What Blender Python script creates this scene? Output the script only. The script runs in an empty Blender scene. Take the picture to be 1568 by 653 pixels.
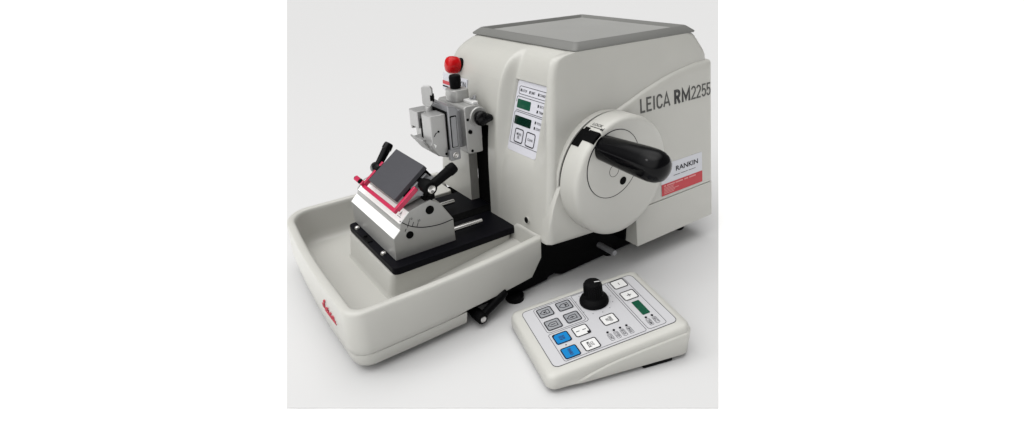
import bpy, bmesh, math
from mathutils import Vector, Matrix
from math import sin, cos, pi, radians, atan2, hypot, sqrt

C = bpy.context.scene.collection
SC = bpy.context.scene
V = Vector

# ------------------------------------------------------------------ materials
def mat(name, col, rough=.45, metal=0., spec=.5, coat=0., bump=0., bscale=900., var=0., vscale=14., bdist=.0004):
    m = bpy.data.materials.new(name); m.use_nodes = True
    nt = m.node_tree; b = nt.nodes['Principled BSDF']
    b.inputs['Base Color'].default_value = (*col, 1)
    b.inputs['Roughness'].default_value = rough
    b.inputs['Metallic'].default_value = metal
    b.inputs['Specular IOR Level'].default_value = spec
    if coat: b.inputs['Coat Weight'].default_value = coat
    tc = nt.nodes.new('ShaderNodeTexCoord')
    if bump:
        n = nt.nodes.new('ShaderNodeTexNoise'); n.inputs['Scale'].default_value = bscale; n.inputs['Detail'].default_value = 3
        bp = nt.nodes.new('ShaderNodeBump'); bp.inputs['Strength'].default_value = bump; bp.inputs['Distance'].default_value = bdist
        nt.links.new(tc.outputs['Object'], n.inputs['Vector'])
        nt.links.new(n.outputs['Fac'], bp.inputs['Height']); nt.links.new(bp.outputs['Normal'], b.inputs['Normal'])
    if var:
        n = nt.nodes.new('ShaderNodeTexNoise'); n.inputs['Scale'].default_value = vscale; n.inputs['Detail'].default_value = 5
        r = nt.nodes.new('ShaderNodeMapRange'); r.inputs['To Min'].default_value = 1-var; r.inputs['To Max'].default_value = 1+var
        r.inputs['From Min'].default_value = .3; r.inputs['From Max'].default_value = .7
        mx = nt.nodes.new('ShaderNodeVectorMath'); mx.operation = 'SCALE'; mx.inputs[0].default_value = col
        nt.links.new(tc.outputs['Object'], n.inputs['Vector']); nt.links.new(n.outputs['Fac'], r.inputs['Value'])
        nt.links.new(r.outputs['Result'], mx.inputs['Scale']); nt.links.new(mx.outputs['Vector'], b.inputs['Base Color'])
        r2 = nt.nodes.new('ShaderNodeMapRange'); r2.inputs['To Min'].default_value = max(.05, rough-.06); r2.inputs['To Max'].default_value = rough+.06
        nt.links.new(n.outputs['Fac'], r2.inputs['Value']); nt.links.new(r2.outputs['Result'], b.inputs['Roughness'])
    return m

PAINT = mat('cream_enamel', (.412, .409, .382), .30, bump=.10, bscale=1500, var=.02)
PLAST = mat('cream_plastic', (.432, .429, .402), .38, bump=.12, bscale=1800, var=.018)
MATT = mat('pale_grey_mat', (.245, .245, .236), .6, bump=.2, bscale=1600, var=.03)
COVER = mat('grey_cover', (.128, .129, .122), .5, bump=.2, bscale=1600, var=.04)
BLACK = mat('black_enamel', (.002, .002, .0022), .6, spec=.04, bump=.1, var=.1)
DEEP = mat('recess_shade_black', (.003, .003, .003), .9, spec=.05)  # black colour stands in for shade in slot, groove, gap and holes
PLATEB = mat('black_anodised', (.0028, .0028, .0045), .45, spec=.07, bump=.12, bscale=1200, var=.1)
GLOSS = mat('gloss_black_plastic', (.0015, .0015, .002), .14, spec=.13)
KNOBM = mat('matt_black_rubber', (.0025, .0025, .0028), .5, spec=.05, bump=.15, bscale=1300)
PRESS = mat('dark_grey_plate', (.050, .050, .057), .55, spec=.25, bump=.1, bscale=1400, var=.05)
CASTM = mat('grey_cast_enamel', (.36, .36, .352), .36, metal=.5, bump=.14, bscale=1100, var=.03)
CLAMPM = mat('silver_cast_metal', (.38, .38, .377), .36, metal=.5, bump=.2, bscale=1000, var=.05)
CLAMPD = mat('darker_cast_metal', (.26, .263, .275), .32, metal=.55, bump=.15, bscale=1000, var=.05)
CLIPM = mat('pale_alloy', (.60, .60, .595), .3, metal=.3)
ALU = mat('lit_white_aluminium', (.90, .90, .89), .42, metal=.12, bump=.08, bscale=700, var=.02)  # white glare of the key-lit holder strips is put into the colour
CHROME = mat('steel', (.62, .61, .60), .22, metal=1., var=.08, vscale=60)
REDP = mat('red_anodised', (.45, .018, .068), .26, metal=.1, var=.05)
ESTOP = mat('gloss_red_plastic', (.42, .003, .005), .12, spec=.2)
LABEL = mat('pale_overlay_film', (.435, .435, .452), .45, bump=.05, bscale=2000)
LABELB = mat('lilac_overlay_film', (.53, .53, .575), .42)
WHITE = mat('white_key', (.60, .60, .597), .42)
GREYK = mat('grey_key', (.235, .242, .258), .5, spec=.2)
BLUEK = mat('blue_key', (.003, .165, .42), .45, spec=.12)
INK = mat('dark_ink', (.010, .010, .013), .55, spec=.1)
INKG = mat('grey_ink', (.055, .055, .062), .55, spec=.2)
INKB = mat('blue_black_ink', (.006, .015, .10), .5)
TXT = mat('grey_lettering', (.058, .058, .055), .5)
TXTB = mat('dark_lettering', (.016, .016, .016), .5)
REDINK = mat('red_script_ink', (.46, .06, .085), .5, spec=.2)
SCR = mat('green_screen', (.002, .060, .031), .14, spec=.35)
SCRD = mat('dark_green_screen', (.002, .016, .010), .14, spec=.35)
STKW = mat('white_sticker', (.50, .51, .55), .42)
STKR = mat('red_sticker', (.42, .030, .040), .42, spec=.3)
STKT = mat('pale_sticker_ink', (.55, .22, .22), .5)

# ------------------------------------------------------------------ mesh builder
OFF = V((0, 0, 0))
class Frame:
    def __init__(s, o, u, v, n=None):
        s.o = V(o); s.u = V(u).normalized(); s.v = V(v).normalized()
        s.n = V(n).normalized() if n is not None else s.u.cross(s.v).normalized()
    def __call__(s, a, b, h=0.): return s.o + s.u*a + s.v*b + s.n*h
W0 = Frame((0, 0, 0), (1, 0, 0), (0, 1, 0))

class MB:
    def __init__(s): s.bm = bmesh.new(); s.mi = 0
    def face(s, vs):
        try:
            f = s.bm.faces.new(vs); f.material_index = s.mi; f.smooth = True; return f
        except ValueError: return None
    def vert(s, p): return s.bm.verts.new(V(p))
    def loft(s, rings, closed=True, cap0=False, cap1=False):
        R = [[s.vert(p) for p in r] for r in rings]
        n = len(R[0])
        for a, b in zip(R, R[1:]):
            for i in range(n if closed else n-1):
                j = (i+1) % n
                s.face((a[i], a[j], b[j], b[i]))
        if cap0: s.face(R[0][::-1])
        if cap1: s.face(R[-1])
        return R
    def prism(s, pts, F, h0, h1):
        return s.loft([[F(a, b, h0) for a, b in pts], [F(a, b, h1) for a, b in pts]], True, True, True)
    def box(s, x0, x1, y0, y1, z0, z1, F=W0):
        s.loft([[F(x0, y0, z), F(x1, y0, z), F(x1, y1, z), F(x0, y1, z)] for z in (z0, z1)], True, True, True)
    def lathe(s, o, ax, prof, seg=32, ref=None):
        ax = V(ax).normalized(); ref = V(ref) if ref else (V((0, 0, 1)) if abs(ax.z) < .9 else V((1, 0, 0)))
        a = ax.cross(ref).normalized(); b = ax.cross(a)
        o = V(o)
        s.loft([[o + ax*t + (a*cos(2*pi*k/seg) + b*sin(2*pi*k/seg))*r for k in range(seg)] for t, r in prof], True, True, True)
    def cyl(s, p0, p1, r0, r1=None, seg=24, ch=0.):
        p0, p1 = V(p0), V(p1); L = (p1-p0).length; r1 = r0 if r1 is None else r1
        prof = [(0, r0-ch), (ch, r0), (L-ch, r1), (L, r1-ch)] if ch else [(0, r0), (L, r1)]
        s.lathe(p0, p1-p0, prof, seg)
    def tube(s, pts, r, seg=8, flat=None):
        pts = [V(p) for p in pts]; rings = []
        for i, p in enumerate(pts):
            t = (pts[min(i+1, len(pts)-1)] - pts[max(i-1, 0)]).normalized()
            ref = V((0, 0, 1)) if abs(t.z) < .9 else V((1, 0, 0))
            a = t.cross(ref).normalized(); b = t.cross(a)
            rr = r[i] if isinstance(r, (list, tuple)) else r
            rings.append([p + (a*cos(2*pi*k/seg) + b*sin(2*pi*k/seg))*rr for k in range(seg)])
        s.loft(rings, True, True, True)
    def ribbon(s, F, pts, w, h0, h1, closed=False):
        """flat line of width w along 2-D points on frame F"""
        n = len(pts); L = []; R = []
        for i in range(n):
            p = V((*pts[i], 0))
            a = V((*pts[(i-1) % n if closed else max(i-1, 0)], 0)); b = V((*pts[(i+1) % n if closed else min(i+1, n-1)], 0))
            d1 = (p-a); d2 = (b-p)
            if d1.length < 1e-9: d1 = d2
            if d2.length < 1e-9: d2 = d1
            t = (d1.normalized()+d2.normalized())
            if t.length < 1e-6: t = d1
            t.normalize(); q = V((-t.y, t.x, 0))
            k = 1/max(.5, q.dot(V((-d1.normalized().y, d1.normalized().x, 0))))
            L.append(p+q*w/2*k); R.append(p-q*w/2*k)
        lo = [s.vert(F(p.x, p.y, h1)) for p in L]; ro = [s.vert(F(p.x, p.y, h1)) for p in R]
        lb = [s.vert(F(p.x, p.y, h0)) for p in L]; rb = [s.vert(F(p.x, p.y, h0)) for p in R]
        for i in range(n if closed else n-1):
            j = (i+1) % n
            s.face((ro[i], ro[j], lo[j], lo[i])); s.face((lo[i], lo[j], lb[j], lb[i])); s.face((rb[i], rb[j], ro[j], ro[i]))
    def text(s, F, body, cx, cy, w, h, h0=.0001, bold=0., shear=0., space=1.):
        """lettering: body fitted to w x h, centred on (cx, cy) of frame F"""
        cu = bpy.data.curves.new('lettering', 'FONT'); cu.body = body; cu.size = 1; cu.offset = bold; cu.shear = shear
        cu.space_character = space; cu.resolution_u = 3; cu.align_x = 'CENTER'; cu.space_line = .85
        ob = bpy.data.objects.new('lettering', cu); C.objects.link(ob)
        dg = bpy.context.evaluated_depsgraph_get(); me = bpy.data.meshes.new_from_object(ob.evaluated_get(dg))
        bpy.data.objects.remove(ob); bpy.data.curves.remove(cu)
        xs = [v.co.x for v in me.vertices]; ys = [v.co.y for v in me.vertices]
        x0, x1, y0, y1 = min(xs), max(xs), min(ys), max(ys)
        sx = w/(x1-x0); sy = h/(y1-y0)
        vs = [s.vert(F(cx+(v.co.x-(x0+x1)/2)*sx, cy+(v.co.y-(y0+y1)/2)*sy, h0)) for v in me.vertices]
        for p in me.polygons:
            s.face([vs[i] for i in p.vertices])
        bpy.data.meshes.remove(me)
    def build(s, name, mats, parent=None, bevel=0., seg=2, ang=38, recalc=True):
        bm = s.bm
        if recalc: bmesh.ops.recalc_face_normals(bm, faces=bm.faces)
        for v in bm.verts: v.co -= OFF
        me = bpy.data.meshes.new(name); bm.to_mesh(me); bm.free()
        for m in (mats if isinstance(mats, (list, tuple)) else [mats]): me.materials.append(m)
        me.set_sharp_from_angle(angle=radians(ang))
        o = bpy.data.objects.new(name, me); C.objects.link(o)
        if parent: o.parent = parent
        if bevel:
            md = o.modifiers.new('edge_rounding', 'BEVEL'); md.width = bevel; md.segments = seg; md.limit_method = 'ANGLE'; md.angle_limit = radians(32); md.harden_normals = True
        return o

def rrect(x0, x1, y0, y1, r, n=5):
    P = []
    for cx, cy, a0 in ((x1-r, y0+r, -pi/2), (x1-r, y1-r, 0), (x0+r, y1-r, pi/2), (x0+r, y0+r, pi)):
        for k in range(n+1):
            a = a0 + pi/2*k/n; P.append((cx+r*cos(a), cy+r*sin(a)))
    return P
def circ2(cx, cy, r, n=24): return [(cx+r*cos(2*pi*k/n), cy+r*sin(2*pi*k/n)) for k in range(n)]
def lerp(pts, t):
    if t <= pts[0][0]: return pts[0][1]
    for (a, fa), (b, fb) in zip(pts, pts[1:]):
        if t <= b: return fa+(fb-fa)*(t-a)/(b-a)
    return pts[-1][1]
def smooth(t): t = max(0., min(1., t)); return t*t*(3-2*t)
def spline(pts, t):                       # monotone-ish cubic through (t, value) points
    n = len(pts)
    if t <= pts[0][0]: return pts[0][1]
    if t >= pts[-1][0]: return pts[-1][1]
    for i in range(n-1):
        if t <= pts[i+1][0]: break
    def m(k):
        if k == 0: return (pts[1][1]-pts[0][1])/(pts[1][0]-pts[0][0])
        if k == n-1: return (pts[-1][1]-pts[-2][1])/(pts[-1][0]-pts[-2][0])
        a = (pts[k][1]-pts[k-1][1])/(pts[k][0]-pts[k-1][0]); b = (pts[k+1][1]-pts[k][1])/(pts[k+1][0]-pts[k][0])
        return 0 if a*b <= 0 else 2*a*b/(a+b)
    h = pts[i+1][0]-pts[i][0]; u = (t-pts[i][0])/h
    return ((2*u**3-3*u*u+1)*pts[i][1] + (u**3-2*u*u+u)*h*m(i) + (-2*u**3+3*u*u)*pts[i+1][1] + (u**3-u*u)*h*m(i+1))

def thing(name, label, cat, loc, rotz=0.):
    o = bpy.data.objects.new(name, None); C.objects.link(o); o.empty_display_size = .02
    o.location = loc; o.rotation_euler = (0, 0, rotz); o['label'] = label; o['category'] = cat
    return o

# ------------------------------------------------------------------ setting
def flat(name, pts, z0, z1, m):
    b = MB(); b.prism(pts, W0, z0, z1); o = b.build(name, m); o['kind'] = 'structure'; return o
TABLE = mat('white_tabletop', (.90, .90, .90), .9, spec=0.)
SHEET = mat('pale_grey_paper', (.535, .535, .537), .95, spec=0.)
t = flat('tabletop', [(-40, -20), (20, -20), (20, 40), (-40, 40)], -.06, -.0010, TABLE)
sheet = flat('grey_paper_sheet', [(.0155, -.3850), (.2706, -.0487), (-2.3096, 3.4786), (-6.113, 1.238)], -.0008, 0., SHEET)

# ================================================================== MICROTOME
MT = thing('microtome', 'large cream rotary microtome with a side handwheel, digital front panel and grey top cover', 'microtome', (-.11, .09, 0))
OFF = V((-.11, .09, 0))

# ---- housing -------------------------------------------------------
YL = [(.060, -.0575), (.14, -.0575), (.20, -.0537), (.2336, -.0486), (.250, -.0452), (.261, -.0412), (.274, -.0336), (.283, -.0233), (.2885, -.012), (.2915, -.004), (.294, .003)]
YD = [(.060, -.0575), (.14, -.0522), (.168, -.0455), (.2557, -.0256), (.268, -.0225), (.281, -.0165), (.2895, -.008), (.294, .001)]
YR = [(.060, -.0575), (.168, -.0470), (.24, -.0405), (.2725, -.0362), (.2874, -.0300), (.2925, -.0185), (.294, -.006)]
def side_x(y, z):
    t = max(0., min(1., (.08-y)/.135))**1.3; s = max(0., min(1., (.25-z)/.18))
    return .0445-.15*z-.0155*t*s
def plate_y(z): return -.0445+.25*(z-.168)
def front(x, z):
    yl, yd, yr = spline(YL, z), spline(YD, z), spline(YR, z)
    s = smooth((x+.0905)/.0125); y = yl+(yd-yl)*s
    y = y+(yr-y)*smooth((x+.016)/.022)
    if -.0789 < x < -.0185 and .1683 < z < .2554: y = plate_y(z)
    return y
XL = lambda z: -.262+(z-.07)*.165
YB = [(.06, .242), (.2594, .241), (.2786, .228), (.2915, .215), (.294, .209)]
XS = [-.19, -.174, -.1586, -.136, -.1065, -.103, -.099, -.0955, -.093, -.091, -.0895, -.088, -.0865, -.085, -.0835, -.082, -.0805,
      -.0795, -.0785, -.07, -.06, -.05, -.04, -.03, -.022, -.0189, -.0181, -.0165, -.0145]
ZS = [.0702, .08, .095, .11, .125, .14, .155, .1678, .1688, .18, .195, .21, .222, .235, .245, .2551, .2559, .262, .268, .274, .279, .283, .2865, .289, .2912, .293, .294]
RL, RR = .02, .009
def ring(z):
    P = []; xl = XL(z); yb = spline(YB, z)
    xc = xl+RL; yf = front(xc, z)
    for k in range(9): P.append((xl, yb-.015+(yf+RL-yb+.015)*k/9))
    for k in range(7):
        a = pi+pi/2*k/6; P.append((xl+RL+RL*cos(a), yf+RL+RL*sin(a)))
    i0 = len(P)
    for x in XS: P.append((x, front(x, z)))
    yr = spline(YR, z); xr = side_x(yr+RR, z)
    for k in (1, 2, 3): x = XS[-1]+(xr-RR-XS[-1])*k/4; P.append((x, front(x, z)))
    for k in range(7):
        a = -pi/2+pi/2*k/6; P.append((xr-RR+RR*cos(a), yr+RR+RR*sin(a)))
    for k in range(1, 17):
        y = yr+RR+(yb-.015-yr-RR)*k/16; P.append((side_x(y, z), y))
    xe = P[-1][0]
    for k in range(1, 7):
        a = pi/2*k/6; P.append((xe-.015+.015*cos(a), yb-.015+.015*sin(a)))
    for k in range(1, 8): P.append((xe-.015+(xl+.015-xe+.015)*k/8, yb))
    for k in range(6):
        a = pi/2+pi/2*k/6; P.append((xl+.015+.015*cos(a), yb-.015+.015*sin(a)))
    return [V((x, y, z)) for x, y in P], i0
b = MB()
rings = [ring(z) for z in ZS]; I0 = rings[0][1]
R = [[b.vert(p) for p in r] for r, _ in rings]
ia, ib = I0+XS.index(-.1586), I0+XS.index(-.1065); kt = ZS.index(.195)
n = len(R[0])
for k in range(len(R)-1):
    for i in range(n):
        if k < kt and ia <= i < ib: continue
        j = (i+1) % n; b.face((R[k][i], R[k][j], R[k+1][j], R[k+1][i]))
b.face(R[-1])
dep = .0
for i in (ia, ib):                                    # painted cheeks of the slot
    for k in range(kt):
        p, q = R[k][i], R[k+1][i]
        b.face((p, q, b.vert((q.co.x, -.044, q.co.z)), b.vert((p.co.x, -.044, p.co.z))))
for i in range(ia, ib):
    p, q = R[kt][i], R[kt][i+1]
    b.face((p, q, b.vert((q.co.x, -.044, q.co.z)), b.vert((p.co.x, -.044, p.co.z))))
housing = b.build('housing', PAINT, MT, ang=42, recalc=False)
b = MB(); b.box(-.1584, -.1067, -.0438, .02, .0704, .1948); b.build('slot_shade_block', DEEP, MT)  # black block, the slot's inner darkness as colour
b = MB(); b.lathe((-.0227, -.0572, .090), (0, -1, .10), [(-.006, .0046), (.0005, .0046), (.0007, .0043), (.0004, .0041), (-.001, .004)], 20)
b.mi = 1; b.lathe((-.0227, -.0572, .090), (0, -1, .10), [(-.006, .0042), (.0005, .0042)], 20); b.build('screw_hole', [PAINT, DEEP], MT)

# ---- raised side panel --------------------------------------------
ARC = [(-.0577, .0728), (-.0550, .094), (-.0493, .1193), (-.0380, .1450), (-.0180, .1720), (.012, .1965), (.0434, .2136), (.0779, .2256), (.12, .2388), (.1705, .2502), (.2173, .2555), (.2372, .2560)]
def panel(zb, zt, y0, y1, ny, nz, h=.005, edge=.0035):
    b = MB(); ys = [y0+(y1-y0)*k/ny for k in range(ny+1)]
    G = []
    for i, y in enumerate(ys):
        lo, hi = zb(y), zt(y); col = []
        eb = .0008; zz = [lo, lo+eb*.4, lo+eb] + [lo+eb+(hi-lo-edge-eb)*k/nz for k in range(1, nz)] + [hi-edge, hi-edge*.3, hi]
        for k, z in enumerate(zz):
            e = min(k, len(zz)-1-k); f = ({0: .7, 1: .9} if k < 4 else {0: -.15, 1: .55}).get(e, 1.)
            if i in (0, ny): f = min(f, -.15 if i == 0 else .86)
            if i in (1, ny-1): f = min(f, 1.)
            col.append(b.vert((side_x(y, z)+h*f, y, z)))
        G.append(col)
    for i in range(ny):
        for k in range(len(G[0])-1): b.face((G[i][k], G[i+1][k], G[i+1][k+1], G[i][k+1]))
    # return to the housing so the panel has real thickness
    rim = [G[i][0] for i in range(ny+1)] + [G[ny][k] for k in range(1, len(G[0]))] + [G[i][-1] for i in range(ny-1, -1, -1)] + [G[0][k] for k in range(len(G[0])-2, 0, -1)]
    back = [b.vert(v.co - V((.010, 0, 0))) for v in rim]
    for i in range(len(rim)): j = (i+1) % len(rim); b.face((rim[j], rim[i], back[i], back[j]))
    return b
b = panel(lambda y: lerp([(-.0577, .0715), (.058, .0735), (.0605, .0846)], y), lambda y: max(spline(ARC, y), .0765), -.0577, .2372, 64, 22)
sp = b.build('side_panel', PAINT, MT, ang=50, recalc=False)
b = MB()                                               # lower rear part, below the seam
def zlow(y): return .0335
F = []
pts = [(y, z) for y, z in rrect(.0785, .2371, .0330, .0842, .0005, 1)]
b.loft([[V((-.20, y, z)) for y, z in pts], [V((side_x(y, z)+.0050, y, z)) for y, z in pts]], True, True, True)
b.build('lower_panel', PAINT, MT, ang=30)

# lettering on the side
def side_frame(y, z):
    p = V((side_x(y, z)+.0050, y, z)); du = V((side_x(y+.02, z)-side_x(y-.02, z), .04, 0)); dv = V((-.15, 0, 1))
    return Frame(p, du, dv)
FS = side_frame(.1655, .2176)
def arc(cx, cy, rx, ry, a0, a1, n=10): return [(cx+rx*cos(radians(a0+(a1-a0)*k/n)), cy+ry*sin(radians(a0+(a1-a0)*k/n))) for k in range(n+1)]
GL = {'L': [[(.1, 1), (.1, .05), (1, .05)]], 'E': [[(1, .95), (.1, .95), (.1, .05), (1, .05)], [(.1, .52), (.85, .52)]], 'I': [[(.5, 1), (.5, 0)]],
      'C': [arc(.5, .72, .42, .24, 0, 180)+arc(.5, .28, .42, .24, 180, 360)], 'A': [[(.06, 0), (.5, 1), (.94, 0)], [(.24, .28), (.76, .28)]],
      'R': [[(.12, 0), (.12, .94)]+[(.5, .94)]+arc(.5, .71, .38, .23, 90, -90, 8)+[(.12, .48)], [(.5, .48), (.9, 0)]],
      'M': [[(.10, 0), (.10, .93), (.5, .22), (.90, .93), (.90, 0)]],
      '2': [arc(.5, .70, .40, .25, 165, -25, 9)+[(.12, .06), (.95, .06)]], '5': [[(.9, .94), (.2, .94), (.16, .50)]+arc(.48, .33, .41, .27, 120, -160, 10)]}
def word(b, F, items, z0, z1, y0):
    for ch, a, c, w_ in items:
        for st_ in GL[ch]: b.ribbon(F, [(a-y0+(c-a)*p, z0+(z1-z0)*q) for p, q in st_], w_, .0001, .0004)
b = MB()
word(b, FS, [('L', .0960, .1042, .0027), ('E', .1072, .1163, .0027), ('I', .1191, .1231, .0028), ('C', .1262, .1366, .0027), ('A', .1386, .1516, .0026)], -.0088, .0088, .1655)
b.mi = 1; word(b, FS, [('R', .1606, .1716, .0040), ('M', .1750, .1920, .0038)], -.0088, .0088, .1655)
b.mi = 0; word(b, FS, [('2', .1943, .2040, .0022), ('2', .2051, .2146, .0022), ('5', .2165, .2258, .0022), ('5', .2267, .2357, .0022)], -.0088, .0088, .1655)
b.build('side_lettering', [TXT, TXTB], MT, recalc=False)

# company sticker
FK = side_frame(.172, .113)
b = MB(); b.prism(rrect(-.0425, .0435, -.0238, .0200, .0008, 2), FK, -.0005, .0004)
b.mi = 1; b.prism([(-.0425, -.0238), (.0435, -.0238), (.0435, -.0075), (-.0425, -.0075)], FK, .0003, .0007)
st = b.build('sticker', [STKW, STKR], MT)
b = MB(); b.text(FK, 'RANKIN', .0108, .0090, .0470, .0070, .0006, bold=.02)
b.mi = 1
for x0, x1 in ((-.018, -.004), (-.002, .012), (.014, .029)): b.ribbon(FK, [(x0, .0002), (x1, .0002)], .0007, .0004, .0006)
b.mi = 2
for x0, x1 in ((-.038, -.034), (-.032, -.016), (-.0145, .001), (.004, .012), (.0145, .0285)): b.ribbon(FK, [(x0, -.0103), (x1, -.0103)], .0018, .0006, .0009)
for k, w in enumerate((.020, .019, .030, .022, .020)): b.ribbon(FK, [(-.038, -.0130-.0020*k), (-.038+w, -.0130-.0020*k)], .0008, .0006, .0009)
b.build('sticker_print', [INK, INKG, STKT], st, recalc=False)

# ---- top cover -----------------------------------------------------
b = MB()
x0, x1, y0, y1 = -.2254, .0006, -.0006, .2132
def rr3(d, z, r): return [V((x, y, z)) for x, y in rrect(x0+d, x1-d, y0+d, y1-d, r, 4)]
b.loft([rr3(.012, .2938, .002), rr3(.0004, .2940, .006), rr3(0, .2952, .006), rr3(.0008, .2965, .006), rr3(.0085, .3022, .005), rr3(.0098, .3028, .005), rr3(.0118, .3026, .004), rr3(.0128, .3015, .003), rr3(.0150, .2985, .003), rr3(.0165, .2980, .003)], True, True, True)
tcv = b.build('top_cover', COVER, MT, ang=24)
b = MB(); b.loft([rr3(.0162, .2975, .002), rr3(.0162, .2986, .002), rr3(.0168, .2989, .002)], True, True, True); b.build('cover_mat', MATT, tcv, ang=8)

# ---- display panel --------------------------------------------------
FD = Frame((0, plate_y(.168), .168), (1, 0, 0), (0, .25, 1)); mm = .001
b = MB(); b.prism(rrect(-78.3*mm, -19*mm, .8*mm, 89*mm, 3.5*mm), FD, -.002, .0005); dp = b.build('display_panel', LABELB, MT)
b = MB(); b.prism(rrect(-73*mm, -45.8*mm, 55.5*mm, 66.5*mm, 1.3*mm), FD, .0004, .0008); b.build('screen', SCR, dp)
b = MB(); b.prism(rrect(-73*mm, -38.8*mm, 35.2*mm, 46*mm, 1.3*mm), FD, .0004, .0008); b.build('screen', SCRD, dp)
for (a0, a1, txt) in ((-67.6, -49.6, 'MENU\nSEL'), (-44, -25.6, 'CLEAR')):
    b = MB(); P = rrect(a0*mm, a1*mm, 13*mm, 31*mm, 3*mm); b.prism(P, FD, .0004, .0009)
    b.mi = 1; b.ribbon(FD, rrect((a0+.6)*mm, (a1-.6)*mm, 13.6*mm, 30.4*mm, 2.6*mm), 1.3*mm, .0009, .0011, True)
    k = b.build('button', [LABELB, INK], dp)
    b = MB(); two = '\n' in txt; b.text(FD, txt, (a0+a1)/2*mm, 22*mm, (9.5 if two else 10.5)*mm, (7.5 if two else 3)*mm, .0011, bold=.01); b.build('key_lettering', INK, k, recalc=False)
b = MB()
b.ribbon(FD, [(-18.8*mm, 82.5*mm), (-71.5*mm, 82.5*mm), (-73.3*mm, 80.8*mm), (-73.3*mm, 74.5*mm), (-71.8*mm, 72.8*mm), (-18.8*mm, 72.8*mm)], .7*mm, .0005, .0007)
for yy in (69.6, 50.8):
    b.ribbon(FD, [(-18.8*mm, yy*mm), (-73.5*mm, yy*mm), (-75.2*mm, (yy-1.6)*mm), (-75.2*mm, (yy-7)*mm)], .7*mm, .0005, .0007)
b.ribbon(FD, [(-73.0*mm, 52.8*mm), (-18.8*mm, 52.8*mm)], .7*mm, .0005, .0007)
b.ribbon(FD, [(-75.2*mm, 45*mm), (-75.2*mm, 11*mm), (-18.8*mm, 11*mm)], .7*mm, .0005, .0007)
b.mi = 1
for a, s_, w in ((-62.5, 'E-STOP', 10), (-45, 'LIMIT', 8), (-26.5, 'COARSE', 11)): b.text(FD, s_, a*mm, 77.6*mm, w*mm, 3.2*mm, .0007, bold=.015)
for yy, s_ in ((64.5, 'SECT'), (57.6, 'TRIM'), (44.4, 'TOTAL'), (37.6, 'COUNT')): b.text(FD, s_, -24*mm, yy*mm, 8.6*mm, 3*mm, .0007, bold=.015)
b.build('panel_print', [INKG, INKG], dp, recalc=False)
for a, yy in ((-69.5, 77.6), (-51.5, 77.6), (-34, 77.6), (-31, 64.5), (-31, 57.6), (-31, 44.4), (-31, 37.6)):
    b = MB(); b.prism(rrect((a-1.0)*mm, (a+1.0)*mm, (yy-1.7)*mm, (yy+1.7)*mm, .4*mm, 2), FD, .0004, .0009); b.build('indicator', INK, dp)

# ---- handwheel -------------------------------------------------------
YC, ZC, RW, XF = .0366, .1468, .0761, .0517
b = MB(); b.lathe((0, YC, ZC), (1, 0, 0), [(.0178, .050), (.0184, .0738), (.0205, .0738), (.0215, .070), (.022, .05)], 72)
b.build('wheel_gap_shade', DEEP, MT)  # black ring stands in for the shade behind the wheel rim
b = MB(); b.lathe((0, YC, ZC), (1, 0, 0), [(.004, .060), (.006, .0758), (.0172, .0758), (.0180, .0752), (.0183, .06)], 72); b.build('wheel_collar', PAINT, MT, ang=30)
b = MB()
b.lathe((0, YC, ZC), (1, 0, 0), [(.0208, .060), (.0212, RW-.0012), (.0222, RW), (.0440, RW), (.0477, RW-.0008), (.0500, RW-.0022), (.0511, RW-.0042), (XF, RW-.0075), (XF+.0001, RW-.011), (XF+.0001, .05), (XF, .01)], 96)
wheel = b.build('handwheel', PLAST, MT, ang=30)
DY, DZ, DR = .0178, .1690, .0420                       # eccentric crank disc
FW = Frame((XF, DY, DZ), (0, 1, 0), (0, 0, 1), (1, 0, 0))
b = MB(); b.prism(circ2(0, 0, DR, 72), FW, -.002, .0006); b.mi = 1; b.ribbon(FW, circ2(0, 0, DR, 72), .0007, -.001, .0008, True)
b.ribbon(FW, circ2(.001, -.0085, .0075, 32), .0005, .0005, .0008, True)
b.build('crank_disc', [PLAST, INK], wheel)
b = MB(); b.lathe((XF, .0348, .1437), (1, 0, 0), [(-.006, .0052), (.0010, .0052), (.0012, .0045)], 24); b.build('hub_hole', DEEP, wheel)
HB = V((XF, .0013, .1929))
b = MB(); b.lathe(HB, V((1, 0, 0)), [(-.001, .0145), (.0006, .0150), (.003, .0152), (.02, .0160), (.045, .0172), (.064, .0180), (.074, .0180), (.081, .0168), (.0868, .0140), (.0900, .0098), (.0915, .0050), (.0919, .0010)], 48)
b.build('handle', GLOSS, wheel, ang=60)
def rim(deg, x, h): a = radians(deg); return V((x, YC+(RW+h)*cos(a), ZC+(RW+h)*sin(a)))
b = MB()
def patch(x0, x1, a0, a1, h, n=10):
    b.loft([[rim(a0+(a1-a0)*k/n, x, hh) for x, hh in ((x0, -.003), (x0, h), (x1, h), (x1, -.003))] for k in range(n+1)], True, True, True)
patch(.0218, .0340, 123.4, 140.8, .0007); patch(.0340, .0505, 122.4, 133.8, .0007); patch(.0250, .0320, 120.4, 124, .0010)
b.build('lock_lever', BLACK, wheel)
class RimF:
    def __call__(s, a, bb, h=0.): return rim(118.0-degrees_(bb), a, h)
def degrees_(l): return math.degrees(l/RW)
b = MB(); RF = RimF()
b.text(RF, 'LOCK', .0372, .0040, .0155, .0042, .0003, bold=.01)
b.ribbon(RF, [(.0285, -.0004), (.0490, -.0004)], .0007, .0001, .0004); b.ribbon(RF, [(.0462, .0010), (.0490, -.0004), (.0462, -.0018)], .0008, .0001, .0004); b.ribbon(RF, [(.0498, .0022), (.0498, -.0024)], .0008, .0001, .0004)
b.build('wheel_lettering', INK, wheel, recalc=False)

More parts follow.
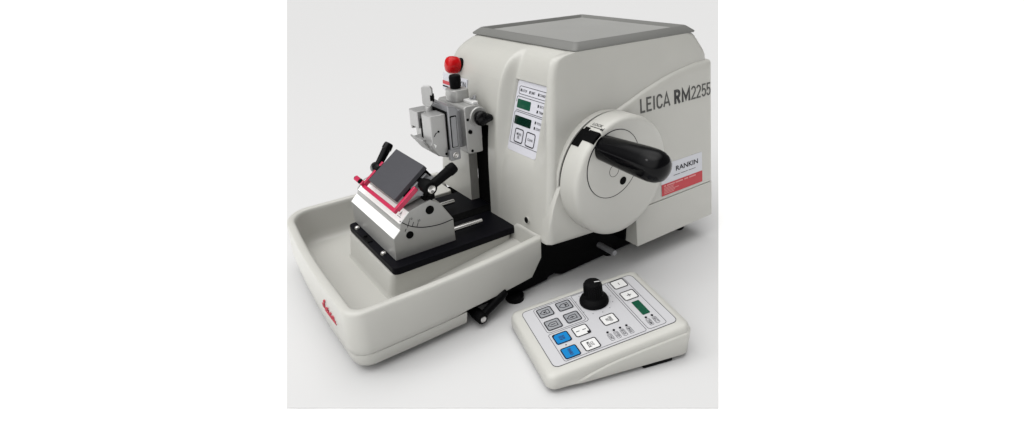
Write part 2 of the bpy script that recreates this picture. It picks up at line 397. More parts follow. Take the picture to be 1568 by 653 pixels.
# ---- black base -------------------------------------------------------
b = MB()
b.prism([(-.170, .0266), (-.170, .0105), (-.100, .0045), (-.079, .0025), (-.042, .0045), (-.0385, .0085), (-.0300, .0100), (-.0165, .0030), (.0235, .0042), (.10, .0050), (.236, .0050), (.236, .066), (-.0573, .066), (-.0573, .0266)], Frame((0, 0, 0), (0, 1, 0), (0, 0, 1), (1, 0, 0)), -.235, -.0010)
b.box(-.10, .0235, .0745, .0782, .0340, .0740)
b.build('base_frame', BLACK, MT, bevel=.0012)
b = MB(); b.prism(rrect(-.2000, -.0490, -.2310, -.020, .007), W0, .0605, .0702); bp = b.build('base_plate', PLATEB, MT, bevel=.0012)
b = MB(); b.box(-.130, -.112, -.215, -.045, .0700, .0708); b.build('guide_groove', DEEP, bp)
for x in (-.1776, -.0905):
    b = MB(); b.lathe((x, -.2262, .0700), (0, 0, 1), [(0, .0036), (.0022, .0036), (.0036, .0030), (.0043, .0014)], 18); b.build('screw', CHROME, bp)
b = MB(); b.box(-.150, -.130, -.2305, -.2235, .0695, .0716); b.cyl((-.147, -.2268, .071), (-.147, -.2268, .0738), .0026); b.build('stop_catch', KNOBM, bp, bevel=.0006)
for x, y in ((.0030, -.0975), (-.225, -.10), (.000, .215), (-.225, .21)):
    b = MB(); b.lathe((x, y, 0), (0, 0, 1), [(0, .0112), (.001, .0118), (.007, .0118), (.0085, .009)], 28); b.build('foot', KNOBM, MT)
b = MB(); b.cyl((-.004, .0505, .0262), (.0305, .0505, .0262), .0042, ch=.0006); b.build('release_pin', CLAMPD, MT)
b = MB(); b.lathe((-.006, .0735, .0), (0, 0, 1), [(0, .0060), (.0045, .0060), (.0205, .005)], 24); b.build('foot', KNOBM, MT)
# clamping lever of the base, under the waste tray
def lever_handle(b, p, q, r0=.0047, r1=.0062, rp=.0072, axis=(1, 0, 0), stub=.02):
    """ratchet clamping lever: stub along axis into p, handle from p to q"""
    p, q = V(p), V(q); ax = V(axis).normalized(); d = (q-p).normalized()
    b.lathe(p-ax*stub, ax, [(0, rp*.80), (stub*.35, rp*.84), (stub*.55, rp), (stub+.003, rp), (stub+.0046, rp*.8)], 24)
    L = (q-p).length
    b.lathe(p-ax*.001, d, [(0, r0*1.05), (L*.25, r0), (L*.70, r0*1.12), (L*.735, r0*1.14), (L*.75, r1*1.05), (L*.93, r1), (L*.985, r1*.84), (L, r1*.45)], 20)
b = MB(); lever_handle(b, (.0235, -.1603, .0118), (.0165, -.1190, .0285), .0048, .0054, .0072, (1, 0, .03), .024); cl = b.build('clamp_lever', KNOBM, MT, ang=50)
b = MB(); b.lathe((.0275, -.1603, .0120), (1, 0, 0), [(0, .0038), (.0012, .0038), (.0016, .0030), (.0012, .0016)], 18); b.build('bolt', CHROME, cl)

# ---- emergency stop ----------------------------------------------------
b = MB(); eo = V((-.193, -.0405, .2590)); ea = V((-.05, -1, .16)).normalized()
b.lathe(eo, ea, [(-.006, .0098), (.0026, .0098), (.0032, .0090), (.0055, .0070), (.009, .007)], 28); es = b.build('emergency_stop', KNOBM, MT)
b = MB(); b.lathe(eo+ea*.0035, ea, [(0, .0095), (.001, .0108), (.004, .0115), (.009, .0118), (.0135, .0114), (.0164, .0098), (.0180, .0068), (.0186, .0030), (.0187, .0005)], 36); b.build('stop_button', ESTOP, es, ang=60)
b = MB(); Fh = Frame((-.198, spline(YL, .232), .2325), (1, 0, 0), (0, .10, 1)); b.prism(rrect(-.034, .034, -.0120, .0120, .001, 2), Fh, -.002, .0004)
b.mi = 1; b.prism([(-.034, -.0035), (-.014, -.0035), (-.014, .0015), (-.034, .0015)], Fh, .0003, .0007)
b.mi = 2; b.text(Fh, 'RANKIN', .013, .0035, .036, .0085, .0006, bold=.012); b.ribbon(Fh, [(-.034, -.0065), (-.012, -.0065)], .002, .0003, .0006)
b.build('front_sticker', [STKW, STKR, INK], MT)

# ---- specimen head -------------------------------------------------------
b = MB()
b.prism([(-.0875, .1640), (-.0840, .1612), (-.0632, .1612), (-.0632, .2225), (-.0655, .2250), (-.0855, .2250), (-.0885, .2222)], Frame((0, 0, 0), (0, 1, 0), (0, 0, 1), (1, 0, 0)), -.178, -.1080)
b.box(-.157, -.138, -.0640, -.0440, .1680, .1930)
head = b.build('specimen_head', CASTM, MT, bevel=.0022, seg=3)
b = MB(); b.prism(rrect(-.160, -.1335, -.0870, -.0625, .006), Frame((0, 0, 0), (1, 0, 0), (0, 1, 0)), .2245, .2405); b.build('knob_seat', CASTM, head, bevel=.0015, seg=3)
b = MB(); b.lathe((-.1475, -.0760, .2403), (0, 0, 1), [(0, .0062), (.0006, .0070), (.010, .0078), (.0150, .0078), (.0171, .0070), (.0178, .005), (.0180, .001)], 28); b.build('adjusting_knob', KNOBM, head, ang=50)
b = MB(); b.box(-.1325, -.1090, -.0750, -.0655, .2245, .2292); b.build('eccentric_clip', CLIPM, head, bevel=.0018, seg=3)
b = MB(); b.cyl((-.118, -.0655, .2295), (-.118, -.0655, .2345), .0022); b.box(-.1245, -.1195, -.0700, -.0665, .2296, .2312); b.build('scale_pin', [CLAMPD], head)
FX = lambda x: Frame((x, 0, 0), (0, 1, 0), (0, 0, 1), (1, 0, 0))
b = MB(); b.lathe((-.1085, -.0685, .2098), (1, 0, 0), [(-.002, .0128), (.0022, .0128), (.0034, .0118), (.0034, .0100)], 32); b.build('lever_boss', CASTM, head, ang=30)
b = MB(); b.lathe((-.1050, -.0690, .2098), (1, -.04, -.1), [(-.002, .0070), (.003, .0090), (.0070, .0098), (.0105, .0090), (.0128, .0056), (.0133, .001)], 32)
b.tube([(-.0985, -.0690, .2090), (-.0980, -.0610, .2085), (-.0980, -.0545, .2075)], [.0072, .0066, .0040], 16); b.build('ball_lever', GLOSS, head, ang=60)
b = MB(); b.lathe((-.1088, -.0840, .2080), (1, 0, 0), [(0, .0019), (.0012, .0019)], 14); b.build('head_screw', BLACK, head)
b = MB(); b.lathe((-.1088, -.0815, .1915), (1, 0, 0), [(0, .0028), (.0022, .0027), (.0024, .0020), (.0010, .0022)], 16); b.build('head_screw', BLACK, head)
b = MB(); b.lathe((-.1088, -.0800, .1655), (1, 0, 0), [(0, .0021), (.0012, .0020)], 14); b.build('head_screw', BLACK, head)
# intermediate sliding plate
b = MB(); b.prism([(-.1125, .1640), (-.0985, .1640), (-.0985, .2250), (-.1015, .2285), (-.1125, .2305)], FX(0), -.168, -.1060); b.box(-.155, -.118, -.0990, -.0870, .170, .220)
b.build('clamp_carrier', CLAMPD, head, bevel=.0016, seg=3)
b = MB(); b.prism(rrect(-.1105, -.1015, .1770, .2180, .001, 2), FX(-.106), -.002, .0004); b.mi = 1; b.prism(rrect(-.1095, -.1025, .1780, .2165, .001, 2), FX(-.106), .0002, .0012); b.build('carrier_slide', [BLACK, CLAMPD], head)
b = MB(); b.prism(rrect(-.1150, -.0995, .1600, .1745, .002, 2), FX(-.106), -.004, .0012); b.mi = 1; b.lathe((-.106, -.1075, .1672), (1, 0, 0), [(.001, .0042), (.0028, .0042), (.0034, .0034), (.0022, .0022), (.0018, .001)], 18); b.build('carrier_bolt', [CLAMPD, CHROME], head, bevel=.0006)
b = MB(); b.prism([(-.1132, .1665), (-.1120, .1665), (-.1120, .2235), (-.1132, .2235)], FX(0), -.162, -.1090); b.build('plate_gap_shade', BLACK, head)  # thin black plate, painted shade between clamp and carrier
# cassette clamp
b = MB(); b.prism([(-.1345, .2205), (-.1345, .1880), (-.1365, .1840), (-.1345, .1780), (-.1270, .1680), (-.1128, .1625), (-.1128, .2205)], FX(0), -.1365, -.1120)
b.prism([(-.1270, .2190), (-.1270, .1760), (-.1128, .1700), (-.1128, .2190)], FX(0), -.158, -.1360); b.prism([(-.1335, .1990), (-.1335, .1780), (-.1200, .1720), (-.1200, .2100)], FX(0), -.158, -.1420)
cb = b.build('cassette_clamp', CLAMPM, head, bevel=.0014, seg=3)
b = MB(); b.prism([(-.1360, .2205), (-.1360, .1985), (-.1310, .1985), (-.1310, .2080), (-.1135, .2080), (-.1135, .2205)], FX(0), -.1685, -.1445); b.box(-.1685, -.1640, -.1360, -.1290, .1945, .2000); b.build('clamp_jaw', CLAMPM, head, bevel=.0012, seg=3)
b = MB(); b.box(-.1415, -.1368, -.1342, -.1200, .1765, .2125); b.build('clamp_gap_shade', BLACK, head)  # black strip, shade of the clamp opening put into colour
b = MB(); b.prism([(-.1440, .1890), (-.1425, .1905), (-.1265, .1705), (-.1285, .1690)], FX(0), -.1560, -.1215); b.prism([(-.1425, .1880), (-.1330, .1880), (-.1270, .1700)], FX(0), -.1545, -.1290); b.build('clamp_lip', CLAMPM, head, bevel=.0006)
FM = FX(-.112)
b = MB(); b.prism([(-.1330, .1860), (-.1290, .1830), (-.1308, .1795)], FM, -.001, .0003); b.build('white_mark', ALU, head)
b = MB(); b.lathe((-.112, -.1248, .2000), (1, 0, 0), [(0, .0014), (.0010, .0013)], 14); b.ribbon(FM, [(-.1315, .1945), (-.1285, .1985), (-.1265, .1990)], .0008, -.001, .0005)
b.build('clamp_screw', BLACK, head)
b = MB(); b.lathe((-.112, -.1165, .1690), (1, 0, 0), [(0, .0016), (.0010, .0016)], 14); b.build('clamp_screw', BLACK, head)
b = MB(); Fk = Frame((-.1395, -.1215, 0), (.72, .69, 0), (0, 0, 1))
b.prism([(-.0040, .2185), (.0040, .2185), (.0040, .2265), (.0070, .2300), (.0070, .2490), (.0048, .2518), (-.0048, .2518), (-.0070, .2495), (-.0070, .2300), (-.0040, .2265)], Fk, -.0026, .0022); b.cyl((-.1395, -.1215, .2190), (-.1395, -.1215, .2265), .0046); b.build('clamp_key', CLAMPM, head, bevel=.0010, seg=2)
b = MB(); b.lathe((-.1375, -.1185, .2370), (.5, .8, 0), [(.000, .0052), (.0045, .0052)], 10); b.build('key_ratchet', BLACK, head)

# ================================================================== WASTE TRAY
WT = thing('waste_tray', 'cream section waste tray with red script on its front, wrapped round the black base plate', 'tray', (-.13, -.18, 0))
OFF = V((-.13, -.18, 0))
YREAR = -.0590
def outline(d, z, low=None, zc=None):
    """tray plan at inset d: from rear right round the front to rear left"""
    P = []
    def xr(y): return .0235 - .40*max(0., y+.25)**2 - d
    rF, rL = max(.021-d*.8, .006), max(.046-d*.8, .02)
    yf0 = -.3128+d
    def yf(x): return yf0 + .31*max(0., -.05-x)**2 + .6*max(0., x-.0)**2
    for k in range(15): y = YREAR+d*.9+(yf0+rF-YREAR-d*.9)*k/14; P.append((xr(y), y))
    xe = xr(yf0+rF); ye = yf(xe-rF)
    for k in range(1, 9):
        a = -pi/2*k/8; P.append((xe-rF+rF*cos(a), yf0+rF+(rF+yf0-ye)*sin(a)))
    x0 = -.2790+d
    for k in range(1, 21): x = xe-rF+(x0+rL-xe+rF)*k/20; P.append((x, yf(x)))
    yl = yf(x0+rL)
    for k in range(1, 10):
        a = -pi/2-pi/2*k/9; P.append((x0+rL+rL*cos(a), yl+rL*.85+rL*.85*sin(a)))
    y0 = P[-1][1]
    for k in range(1, 9): P.append((x0, y0+(YREAR+d*.9-y0)*k/8))
    xR = xr(YREAR+d*.9)
    for k in range(1, 33): P.append((x0+(xR-x0)*k/33, YREAR+d*.9))
    out = []
    for x, y in P:
        zz = z
        if y > YREAR-.004+d*.9-.0001 and low is not None:
            zz = min(z, lerp([(-.262, z), (-.255, low), (-.066, low), (-.044, z)], x)) if x > -.27 else z
        out.append(V((x, y, zz)))
    return out
LOW = .0575
b = MB()
def bot(P):           # right-rear lower edge: chamfered up towards the housing
    return [V((p.x, p.y, max(p.z, lerp([(-.180, p.z), (-.1775, .0285), (-.0725, .0285), (-.0570, .0545)], p.y)))) for p in P]
b.loft([bot(outline(.010, .0262, LOW)), bot(outline(.0008, .0262, LOW)), bot(outline(0, .0270, LOW)), bot(outline(-.0005, .034, LOW)), outline(.0002, .0580, LOW), outline(.0004, .0730, LOW), outline(.0010, .0758, LOW), outline(.0024, .0774, LOW), outline(.0045, .0780, LOW),
        outline(.0080, .0780, LOW), outline(.0100, .0774, LOW), outline(.0112, .0758, LOW), outline(.0120, .0720, LOW), outline(.0150, .0420, LOW), outline(.0170, .0345, LOW), outline(.0210, .0292, LOW), outline(.0270, .0275, LOW)], True, True, True)
shell = b.build('tray_shell', PLAST, WT, ang=50)
b = MB()                                               # skirt below the seam, front half only
def skirt(d, z): return [V((p.x, max(-1, min(p.y, -.1775)), z)) for p in outline(d, z)[:53+9]]
def sk(d, z):
    P = [p for p in outline(d, z) if p.y < -.1775]
    return [V((P[0].x, -.1775, z))] + P + [V((P[-1].x, -.1775, z))]
def same(P, n=60):                                     # even resampling so that rings match
    L = [0]
    for a, c in zip(P, P[1:]): L.append(L[-1]+(c-a).length)
    out = []
    for k in range(n+1):
        t = L[-1]*k/n; i = 0
        while i < len(L)-2 and L[i+1] < t: i += 1
        out.append(P[i].lerp(P[i+1], (t-L[i])/max(1e-9, L[i+1]-L[i])))
    return out
b.loft([same(sk(.009, .0078)), same(sk(.0045, .0088)), same(sk(.0030, .0118)), same(sk(.0006, .0250)), same(sk(.0009, .0257)), same(sk(.008, .0259))], True, True, True)
b.build('tray_skirt', PLAST, WT, ang=50)
b = MB()
def ped(x0, x1, y0, z, r): return [V((x, y, z)) for x, y in rrect(x0, x1, y0, -.0605, r, 5)]
b.loft([ped(-.196, -.052, -.2415, .0270, .010), ped(-.1945, -.0535, -.2395, .0295, .009), ped(-.1935, -.0545, -.2380, .034, .008), ped(-.1965, -.0515, -.2340, .0590, .008), ped(-.1970, -.0510, -.2332, .0602, .008)], True, True, True)
b.build('plate_pedestal', PLAST, WT, ang=50)
b = MB(); b.prism(rrect(-.262, -.2095, -.150, -.0610, .007), W0, .030, .0700); b.build('rear_ledge', PLAST, WT, bevel=.002)
# red script, written as brush strokes on the tray front
FL = Frame((-.0660, -.3131, .0445), (1, .012, 0), (0, 0, 1)); FL.n = V((0, -1, 0))
def cur(pts, n=6):
    out = []
    P = [pts[0]]+pts+[pts[-1]]
    for i in range(1, len(P)-2):
        for k in range(n):
            u = k/n; q = []
            for c in (0, 1):
                p0, p1, p2, p3 = P[i-1][c], P[i][c], P[i+1][c], P[i+2][c]
                q.append(.5*(2*p1+(p2-p0)*u+(2*p0-5*p1+4*p2-p3)*u*u+(3*p1-p0-3*p2+p3)*u**3))
            out.append(tuple(q))
    return out+[pts[-1]]
STR = [[(2, 6), (1, 9), (4, 10), (8, 15), (11, 20), (9.5, 22), (7.5, 19), (7, 12), (6, 5), (3, 3.2), (1.5, 4.5), (5, 4.6), (10, 3.5), (13, 5)],
       [(12.5, 6.5), (16, 8.5), (16.5, 11), (14, 11), (13, 7), (15, 4.5), (19, 6.5)], [(19.5, 11), (19, 6), (20.5, 4.4), (23, 6)], [(20.6, 15), (20.8, 15.8)],
       [(28.5, 10.5), (26, 11.3), (23.8, 8), (25.5, 4.8), (29, 6)], [(36, 10.4), (33, 11.2), (30.8, 7.5), (32.5, 4.8), (35.4, 7.2), (36.4, 10.6), (35.8, 6), (37.5, 4.6), (41, 6.4)],
       [(7, .5), (18, .2), (30, .8), (42, 1.6)]]
b = MB()
for s_ in STR: b.ribbon(FL, [(x*mm*1.06, y*mm*.66) for x, y in cur(s_)], .80*mm, -.0012, .0012)
b.build('script_lettering', REDINK, WT)

# ================================================================== BLADE HOLDER
BH = thing('blade_holder', 'grey metal blade holder with dark pressure plate and red finger guard on the black plate', 'blade holder', (-.13, -.18, .0702))
OFF = V((-.13, -.18, .0702))
b = MB(); FP = Frame((0, 0, 0), (0, 1, 0), (0, 0, 1), (1, 0, 0))
b.prism([(-.2210, .0703), (-.2202, .1005), (-.2115, .1085), (-.2098, .1140), (-.2098, .1172), (-.1985, .1280), (-.1685, .1362), (-.1560, .1286), (-.1393, .1019), (-.1383, .0703)], FP, -.2020, -.0649)
base = b.build('holder_base', CASTM, BH, bevel=.0010)
F1 = Frame((0, -.2202, .1003), (1, 0, 0), (0, .0092, .0086)); b = MB(); b.box(-.2022, -.0646, -.0001, .0128, -.001, .0006, F1); b.build('lit_bevel_strip', ALU, BH, bevel=.0003)  # chamfer of the block, its key-light brightness painted as a paler strip
F2 = Frame((0, -.2100, .1172), (1, 0, 0), (0, .0130, .0122)); b = MB(); b.box(-.1960, -.0644, -.0004, .0172, -.001, .0007, F2); strip = b.build('scale_strip', ALU, BH, bevel=.0003)
b = MB(); b.ribbon(F2, [(-.130, .0060), (-.1295, .0078), (-.127, .0070), (-.1255, .0090)], .0014, .0006, .0010); b.build('index_mark', INK, strip, recalc=False)
b = MB(); b.text(F2, 'A', -.0745, .0105, .005, .0055, .0009); b.ribbon(F2, [(-.0790, .0060), (-.0700, .0062)], .0006, .0006, .0009); b.build('strip_print', INKG, strip, recalc=False)
FR = FX(-.0649)
AR = cur([(-.2098, .1205), (-.2060, .1168), (-.1963, .1094), (-.1798, .1028), (-.1588, .0999), (-.1403, .1013)])
b = MB(); b.ribbon(FR, AR, .0011, -.001, .0003)
for p, q in (((-.2012, .1095), (-.1975, .1175)), ((-.1950, .1090), (-.1925, .1140)), ((-.1893, .1062), (-.1868, .1115)), ((-.2030, .1085), (-.2048, .1050))): b.ribbon(FR, [p, q], .0006, -.001, .0003)
b.text(FR, '10', -.1955, .1190, .0036, .0028, .0003); b.text(FR, '20', -.1858, .1138, .0036, .0028, .0003)
b.build('angle_scale', INK, BH, recalc=False)
for y, z, r in ((-.1700, .1230, .0056), (-.1994, .0988, .0048)):
    b = MB(); b.lathe((-.0649, y, z), (1, 0, 0), [(-.006, r*.9), (.0003, r), (.0004, r*.93)], 28); b.build('bolt_hole', DEEP, BH)
for x, y1 in ((-.0760, -.092), (-.1530, -.090)):
    b = MB(); b.cyl((x, -.1395, .0800), (x, y1, .0800), .0034, ch=.0008); b.build('guide_rod', CHROME, BH)
# segment top carrying the pressure plate
SL = V((0, .8007, .5991)); NL = V((0, -.5991, .8007))
FT = Frame((-.112, -.2097, .1450), (1, 0, 0), SL, NL)          # u across, v up the slope, origin at the lower edge of the plate
b = MB(); b.prism([(-.2005, .1296), (-.1690, .1372), (-.1605, .1345), (-.1640, .1420), (-.1700, .1475), (-.1960, .1370)], FP, -.180, -.0780); b.build('segment_arc', CASTM, BH, bevel=.0008)
b = MB(); b.box(-.0350, .0362, .004, .0500, -.0175, -.0062, FT); b.box(-.0350, .0362, .026, .0520, -.030, -.016, FT); b.build('plate_carrier', CLAMPD, BH, bevel=.0008)
b = MB(); b.prism(rrect(-.0392, .0391, 0, .0532, .0008, 2), FT, -.0058, 0); b.build('pressure_plate', PRESS, BH, bevel=.0006)
b = MB(); b.box(.0350, .0385, .010, .0515, -.0165, -.0060, FT); b.build('plate_edge', BLACK, BH, bevel=.0004)
# red guard: U-shaped
b = MB(); b.box(-.0500, .0480, -.0118, -.0068, -.0094, -.0044, FT); b.box(.0432, .0480, -.0070, .0270, -.0110, -.0046, FT); b.box(-.0500, -.0452, -.0070, .0300, -.0080, -.0020, FT)
gd = b.build('finger_guard', REDP, BH, bevel=.0009)
b = MB(); b.box(-.0730, -.0470, -.0110, -.0040, -.0075, .0002, FT); b.build('guard_tab', REDP, gd, bevel=.0014)
b = MB(); q = FT(-.0530, -.0075, .0002); b.lathe(q, NL, [(-.001, .0036), (.0010, .0036), (.0014, .0026), (.0006, .0012)], 16); b.cyl(FT(-.0765, -.0075, -.0035), FT(-.072, -.0075, -.0035), .0022); b.build('guard_screw', BLACK, gd)
# metal cheek with little screw behind the right guard arm
b = MB(); b.prism([(.0180, -.0150), (.0230, -.0060), (.0480, -.0080), (.0500, -.0300), (.0300, -.0300)], Frame(FT.o, SL, NL, (1, 0, 0)), .0345, .0420); b.build('side_cheek', CLAMPD, BH, bevel=.0006)
b = MB(); q = FT(.0425, .0310, -.0165); b.lathe(q, (1, 0, 0), [(-.001, .0030), (.0012, .0030), (.0016, .0022), (.0004, .0014)], 16); b.build('cheek_screw', CHROME, BH)
b = MB(); b.box(-.0860, -.0670, -.1740, -.1600, .1340, .1440); b.cyl((-.0720, -.1680, .1370), (-.0655, -.1680, .1370), .0045); b.build('clamp_block', BLACK, BH, bevel=.001)
b = MB(); lever_handle(b, (-.0535, -.1725, .1562), (-.0530, -.1362, .1745), .0056, .0068, .0086, (1, 0, 0), .022); lv = b.build('clamp_lever', KNOBM, BH, ang=50)
b = MB(); b.lathe((-.0490, -.1725, .1562), (1, 0, 0), [(0, .0050), (.0014, .0050), (.0020, .0040), (.0014, .0020), (.0010, .001)], 20); b.build('bolt', CHROME, lv)
b = MB(); lever_handle(b, (-.1700, -.1900, .1510), (-.1752, -.1660, .1785), .0050, .0062, .0075, (-1, 0, 0), .016); b.build('clamp_lever', GLOSS, BH, ang=50)

# ================================================================== CONTROL PANEL
TH, AL = -.2805, .1296; PO = V((.0593, -.1254, 0)); TA = math.tan(AL)
CP = thing('control_panel', 'cream wedge-shaped control panel with blue and grey keys and black dial, on the grey paper', 'control panel', PO, TH)
OFF = V((0, 0, 0))
U0, U1, V0, V1 = -.0142, .1108, -.0150, .1530
TOPZ = lambda v: .0228+TA*v
CRE = [(-.02, .0065), (.006, .0066), (.018, .0090), (.032, .0140), (.055, .0205), (.085, .0255), (.1530, .0345)]
def body(d, zf, alt=None):
    def sub(d):
        A = rrect(U0, U1, V0, V1, .012, 6); P = rrect(U0+d, U1-d, V0+d, V1-d, max(.004, .012-d), 6); Q = []
        for k in range(len(A)):
            a, c = A[k], A[(k+1) % len(A)]; m = max(1, int(hypot(c[0]-a[0], c[1]-a[1])/.009))
            p, q = P[k], P[(k+1) % len(A)]
            Q += [(p[0]+(q[0]-p[0])*t/m, p[1]+(q[1]-p[1])*t/m) for t in range(m)]
        return Q
    Q = sub(d)
    if alt is not None:                      # the ledge only runs along the right side and round the back
        Z = sub(alt); N = []
        for (a, c), (e, f) in zip(Q, Z):
            w_ = smooth((c-.004)/.02) if a > .09 else (1. if c > .13 else 0.)
            N.append((e+(a-e)*w_, f+(c-f)*w_))
        Q = N
    return [V((u, v, zf(u, v))) for u, v in Q]
def resamp(P, n=110): return same(P+[P[0]], n)[:-1]
def crease(u, v):
    if u > .06 and v < V1-.004: return spline(CRE, v)
    return .0066 if v < .1 else lerp([(.02, .0066), (.09, .0345)], u)
top = lambda dz: (lambda u, v: TOPZ(v)-dz)
def low(dz): return lambda u, v: crease(u, v)-dz
def midz(u, v): return max(crease(u, v)+.0006, TOPZ(v)-.0095)
rs = [body(.030, top(0)), body(.0120, top(0)), body(.0085, top(.0003)), body(.0055, top(.0012)), body(.0030, top(.0028)), body(.0022, top(.0050)), body(.0018, midz), body(.0018, low(-.0002)), body(.0001, low(.0008), .0021), body(-.0002, low(.0012), .0025), body(.0006, lambda u, v: .0058, .0032), body(.0060, lambda u, v: .0052)]
b = MB(); b.loft(rs, True, True, True); b.build('panel_housing', PLAST, CP, ang=42)
FC = Frame((0, 0, .0228), (1, 0, 0), (0, cos(AL), sin(AL)))
b = MB(); b.prism(rrect(-1*mm, 97.5*mm, -2*mm, 141.5*mm, 6*mm), FC, -.002, .0003); b.mi = 1; b.ribbon(FC, rrect(-1*mm, 97.5*mm, -2*mm, 141.5*mm, 6*mm), .55*mm, .0001, .0005, True)
lab = b.build('label_plate', [LABEL, INKG], CP)
b = MB()
def frame_line(a0, a1, c0, c1, r=3.5): b.ribbon(FC, rrect(a0*mm, a1*mm, c0*mm, c1*mm, r*mm), .5*mm, .0003, .0005, True)
frame_line(1.2, 47.0, 12.0, 58.5)
b.ribbon(FC, [(1.2*mm, 105.6*mm), (93*mm, 105.6*mm), (94.4*mm, 104*mm), (94.4*mm, 12.5*mm), (93*mm, 11*mm), (51*mm, 11*mm), (49.4*mm, 12.5*mm), (49.4*mm, 58.2*mm), (47.6*mm, 60.6*mm), (1.2*mm, 60.6*mm), (.6*mm, 61.2*mm), (.6*mm, 105*mm)], .5*mm, .0003, .0005, True)
frame_line(-.2, 94, 108.2, 130.6)
for k in range(11):                                     # dial scale
    a = radians(215-25*k+0); cu, cv = 23.5+19*cos(a), 79.8+19*sin(a)
    cu, cv = 23.5+21.0*cos(radians(-60+30*k)), 79.8+21.0*sin(radians(-60+30*k))
    b.prism(circ2(cu*mm, cv*mm, .55*mm, 8), FC, .0003, .0005)
b.prism(circ2(72.6*mm, 22*mm, .9*mm, 8), FC, .0003, .0005)
b.build('label_print', INKG, lab, recalc=False)
def key(u, v, col, su=8.3, sv=8.9):
    b = MB(); P = rrect((u-su)*mm, (u+su)*mm, (v-sv)*mm, (v+sv)*mm, 2.4*mm); b.prism(P, FC, .0002, .0008)
    b.mi = 1; b.ribbon(FC, rrect((u-su+.5)*mm, (u+su-.5)*mm, (v-sv+.5)*mm, (v+sv-.5)*mm, 2.1*mm), 1.15*mm, .0008, .0010, True)
    return b.build('key', [col, INK], lab)
def legend(k, fn, m=INKG):
    b = MB(); fn(b); b.build('key_legend', m, k, recalc=False)
for i, (u, v) in enumerate(((12.2, 23.2), (12.2, 47.0), (36.0, 23.0), (35.6, 46.6))):
    k = key(u, v, GREYK)
    def arrow(b, u=u, v=v, i=i):
        pts = [(u, v-6.2), (u+3.4, v-2.4), (u+3.4, v+4.6), (u-3.4, v+4.6), (u-3.4, v-2.4)]
        b.ribbon(FC, [(p*mm, q*mm) for p, q in pts], .7*mm, .0008, .0010, True)
        if i < 2: b.prism(circ2(u*mm, (v-1+3*i)*mm, 1.3*mm, 10), FC, .0008, .0010); b.ribbon(FC, [((u-3)*mm, (v+1)*mm), ((u+3)*mm, (v+1)*mm)], .6*mm, .0008, .0010)
        else: b.ribbon(FC, [(u*mm, (v-3)*mm), (u*mm, (v+2.6)*mm)], .8*mm, .0008, .0010)
        if i == 3: b.prism(circ2(u*mm, v*mm, 1.2*mm, 10), FC, .0008, .0010)
    legend(k, arrow, INK)
k = key(60.8, 22.6, BLUEK); legend(k, lambda b: b.text(FC, 'RUN\nSTOP', 60.8*mm, 22.6*mm, 7*mm, 6.5*mm, .0010, bold=.02), INKB)
b = MB(); b.prism([(53.0*mm, 14.2*mm), (56.5*mm, 14.2*mm), (53.0*mm, 17.8*mm)], FC, .0008, .0011); b.prism([(68.6*mm, 31*mm), (65.8*mm, 31*mm), (68.6*mm, 28*mm)], FC, .0008, .0011); b.build('key_corner', INK, k)
k = key(84.6, 21.8, BLUEK); legend(k, lambda b: b.text(FC, 'ENABLE', 84.6*mm, 21.8*mm, 10*mm, 3.6*mm, .0010, bold=.02), INKB)
k = key(60.6, 45.4, WHITE)
legend(k, lambda b: [b.ribbon(FC, [(60.4*mm, a*mm), (60.4*mm, (a+4)*mm)], .9*mm, .0008, .0010) for a in (39.5, 47)], INK)
b = MB(); b.prism(rrect(64.8*mm, 67.6*mm, 50.2*mm, 53.2*mm, .5*mm, 2), FC, .0008, .0012); b.build('key_lamp', INK, k)
k = key(84.6, 44.8, WHITE); legend(k, lambda b: b.text(FC, 'CUT\nMODE', 84.6*mm, 44.8*mm, 8.5*mm, 7*mm, .0010, bold=.01), INK)
k = key(59.3, 79.7, WHITE); legend(k, lambda b: b.text(FC, 'SPEED\nSET', 59.3*mm, 79.7*mm, 8.5*mm, 7*mm, .0010, bold=.01), INK)
k = key(8.6, 120.0, WHITE); legend(k, lambda b: b.ribbon(FC, [(6.4*mm, 120*mm), (10.8*mm, 120*mm)], .8*mm, .0008, .0010), INK)
k = key(33.2, 119.6, WHITE)
legend(k, lambda b: (b.ribbon(FC, [(30.4*mm, 119.6*mm), (36*mm, 119.6*mm)], .8*mm, .0008, .0010), b.ribbon(FC, [(33.2*mm, 116.8*mm), (33.2*mm, 122.4*mm)], .8*mm, .0009, .0011)), INK)
b = MB(); b.prism(rrect(46.0*mm, 71.2*mm, 114.9*mm, 124.2*mm, .9*mm, 3), FC, .0002, .0007); b.build('screen', SCRD if False else SCR, lab)
def lamp(u, v, word):
    b = MB(); b.prism(circ2(u*mm, v*mm, 1.35*mm, 14), FC, .0002, .0010); lo = b.build('indicator', INK, lab)
    b = MB(); b.ribbon(FC, rrect((u+2.6)*mm, (u+13.4)*mm, (v-2.3)*mm, (v+2.3)*mm, 1.5*mm, 4), .35*mm, .0003, .0005, True); b.text(FC, word, (u+7.8)*mm, v*mm, 8*mm, 3.1*mm, .0005, bold=.012); b.build('lamp_legend', INKG, lo, recalc=False)
for v, w in zip((68.4, 75.9, 83.4, 91.0), ('CONT', 'STEP', 'ROCK', 'SINGLE')): lamp(77.2, v, w)
for v, w in zip((115.4, 122.8), ('TRIM', 'SECT')): lamp(76.3, v, w)
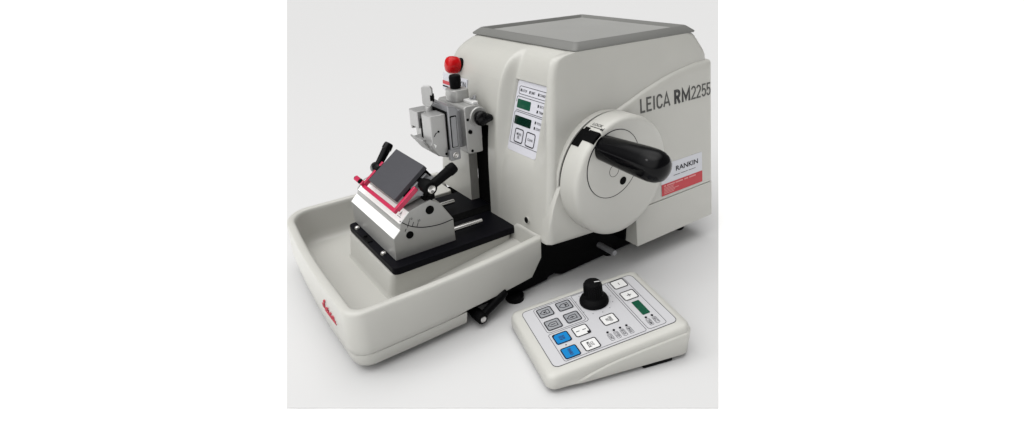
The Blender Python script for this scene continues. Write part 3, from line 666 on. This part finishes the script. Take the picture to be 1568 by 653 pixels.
# dial
b = MB(); ko = FC(22.6*mm, 80.3*mm, .0004); kn = FC.n
b.lathe(ko, kn, [(0, .0160), (.0004, .0168), (.003, .0168), (.0058, .0154), (.0078, .0120), (.0086, .0110), (.010, .0106), (.0250, .0099), (.0266, .0092), (.0270, .0075), (.0270, .001)], 44)
for k in range(22):
    a = 2*pi*k/22; r = .0105; c_ = FC.u*cos(a)*r+FC.v*sin(a)*r
    b.tube([ko+kn*.011+c_, ko+kn*.0247+c_*.945], .0007, 6)
dial = b.build('dial_knob', KNOBM, CP, ang=40)
FKN = Frame(ko+kn*.0271, FC.u, FC.v)
b = MB(); b.ribbon(FKN, [(.0008, .0020), (.0026, .0080)], .0010, -.0002, .0003); b.build('dial_pointer', WHITE, dial)
for u, v in ((.0990, .1120), (.004, .125), (.004, .004), (.094, .010)):
    b = MB(); h = .0066 if v < .05 else .0062
    b.prism(rrect(u-.0075, u+.0106 if u > .05 else u+.006, v-.018, v+.018, .002, 3) if v > .05 else circ2(u, v, .006, 16), W0, 0 if v < .05 else .0012, h)
    if v > .05: b.cyl((u, v, 0), (u, v, .003), .007)
    b.build('rubber_foot', KNOBM, CP)

# ================================================================== camera, light
cam = bpy.data.cameras.new('camera'); co = bpy.data.objects.new('camera', cam); C.objects.link(co)
yaw, pit, rol = .9729, .451, -.0386
fw = V((-sin(yaw)*cos(pit), cos(yaw)*cos(pit), -sin(pit))); r = V((cos(yaw), sin(yaw), 0)); u = r.cross(fw)
r2 = r*cos(rol)+u*sin(rol); u2 = -r*sin(rol)+u*cos(rol)
M = Matrix((r2, u2, -fw)).transposed().to_4x4(); M.translation = V((.4849, -.425, .4042)); co.matrix_world = M
cam.sensor_width = 36; cam.lens = 841.02/1568*36; cam.clip_start = .01; cam.clip_end = 300
SC.camera = co

w = bpy.data.worlds.new('World'); SC.world = w; w.use_nodes = True
nt = w.node_tree; bg = nt.nodes['Background']
tc = nt.nodes.new('ShaderNodeTexCoord')
def softbox(d, lo, hi, val):
    dp_ = nt.nodes.new('ShaderNodeVectorMath'); dp_.operation = 'DOT_PRODUCT'; dp_.inputs[1].default_value = V(d).normalized()
    nm = nt.nodes.new('ShaderNodeVectorMath'); nm.operation = 'NORMALIZE'
    nt.links.new(tc.outputs['Generated'], nm.inputs[0]); nt.links.new(nm.outputs[0], dp_.inputs[0])
    mr = nt.nodes.new('ShaderNodeMapRange'); mr.interpolation_type = 'SMOOTHSTEP'
    mr.inputs['From Min'].default_value = lo; mr.inputs['From Max'].default_value = hi; mr.inputs['To Min'].default_value = 0; mr.inputs['To Max'].default_value = val
    nt.links.new(dp_.outputs['Value'], mr.inputs['Value']); return mr.outputs['Result']
def add(a, c):
    n_ = nt.nodes.new('ShaderNodeMath'); n_.operation = 'ADD'
    nt.links.new(a, n_.inputs[0])
    if isinstance(c, float): n_.inputs[1].default_value = c
    else: nt.links.new(c, n_.inputs[1])
    return n_.outputs[0]
key_ = softbox((.09, -.74, .67), .50, .95, 1.55)          # large soft light in front, over the camera's left shoulder
topl = softbox((-.15, 0, 1), .70, .98, 2.7)               # overhead
nt.links.new(add(add(key_, topl), .22), bg.inputs['Strength'])
bg.inputs['Color'].default_value = (1, .995, .985, 1)

def area(loc, tgt, size, power):
    l = bpy.data.lights.new('glint_lamp', 'AREA'); l.size = size; l.energy = power
    o = bpy.data.objects.new('glint_lamp', l); C.objects.link(o); o.location = loc
    o.rotation_euler = (V(tgt)-V(loc)).to_track_quat('-Z', 'Y').to_euler(); return o
area((-.6, -1.4, 1.6), (-.1, 0, .15), .30, 3.2)  # added unseen lamp, only for glints on the handle and stop button

SC.view_settings.view_transform = 'Standard'; SC.view_settings.look = 'None'; SC.view_settings.exposure = 0; SC.view_settings.gamma = 1
SC.cycles.use_denoising = True; SC.cycles.max_bounces = 8
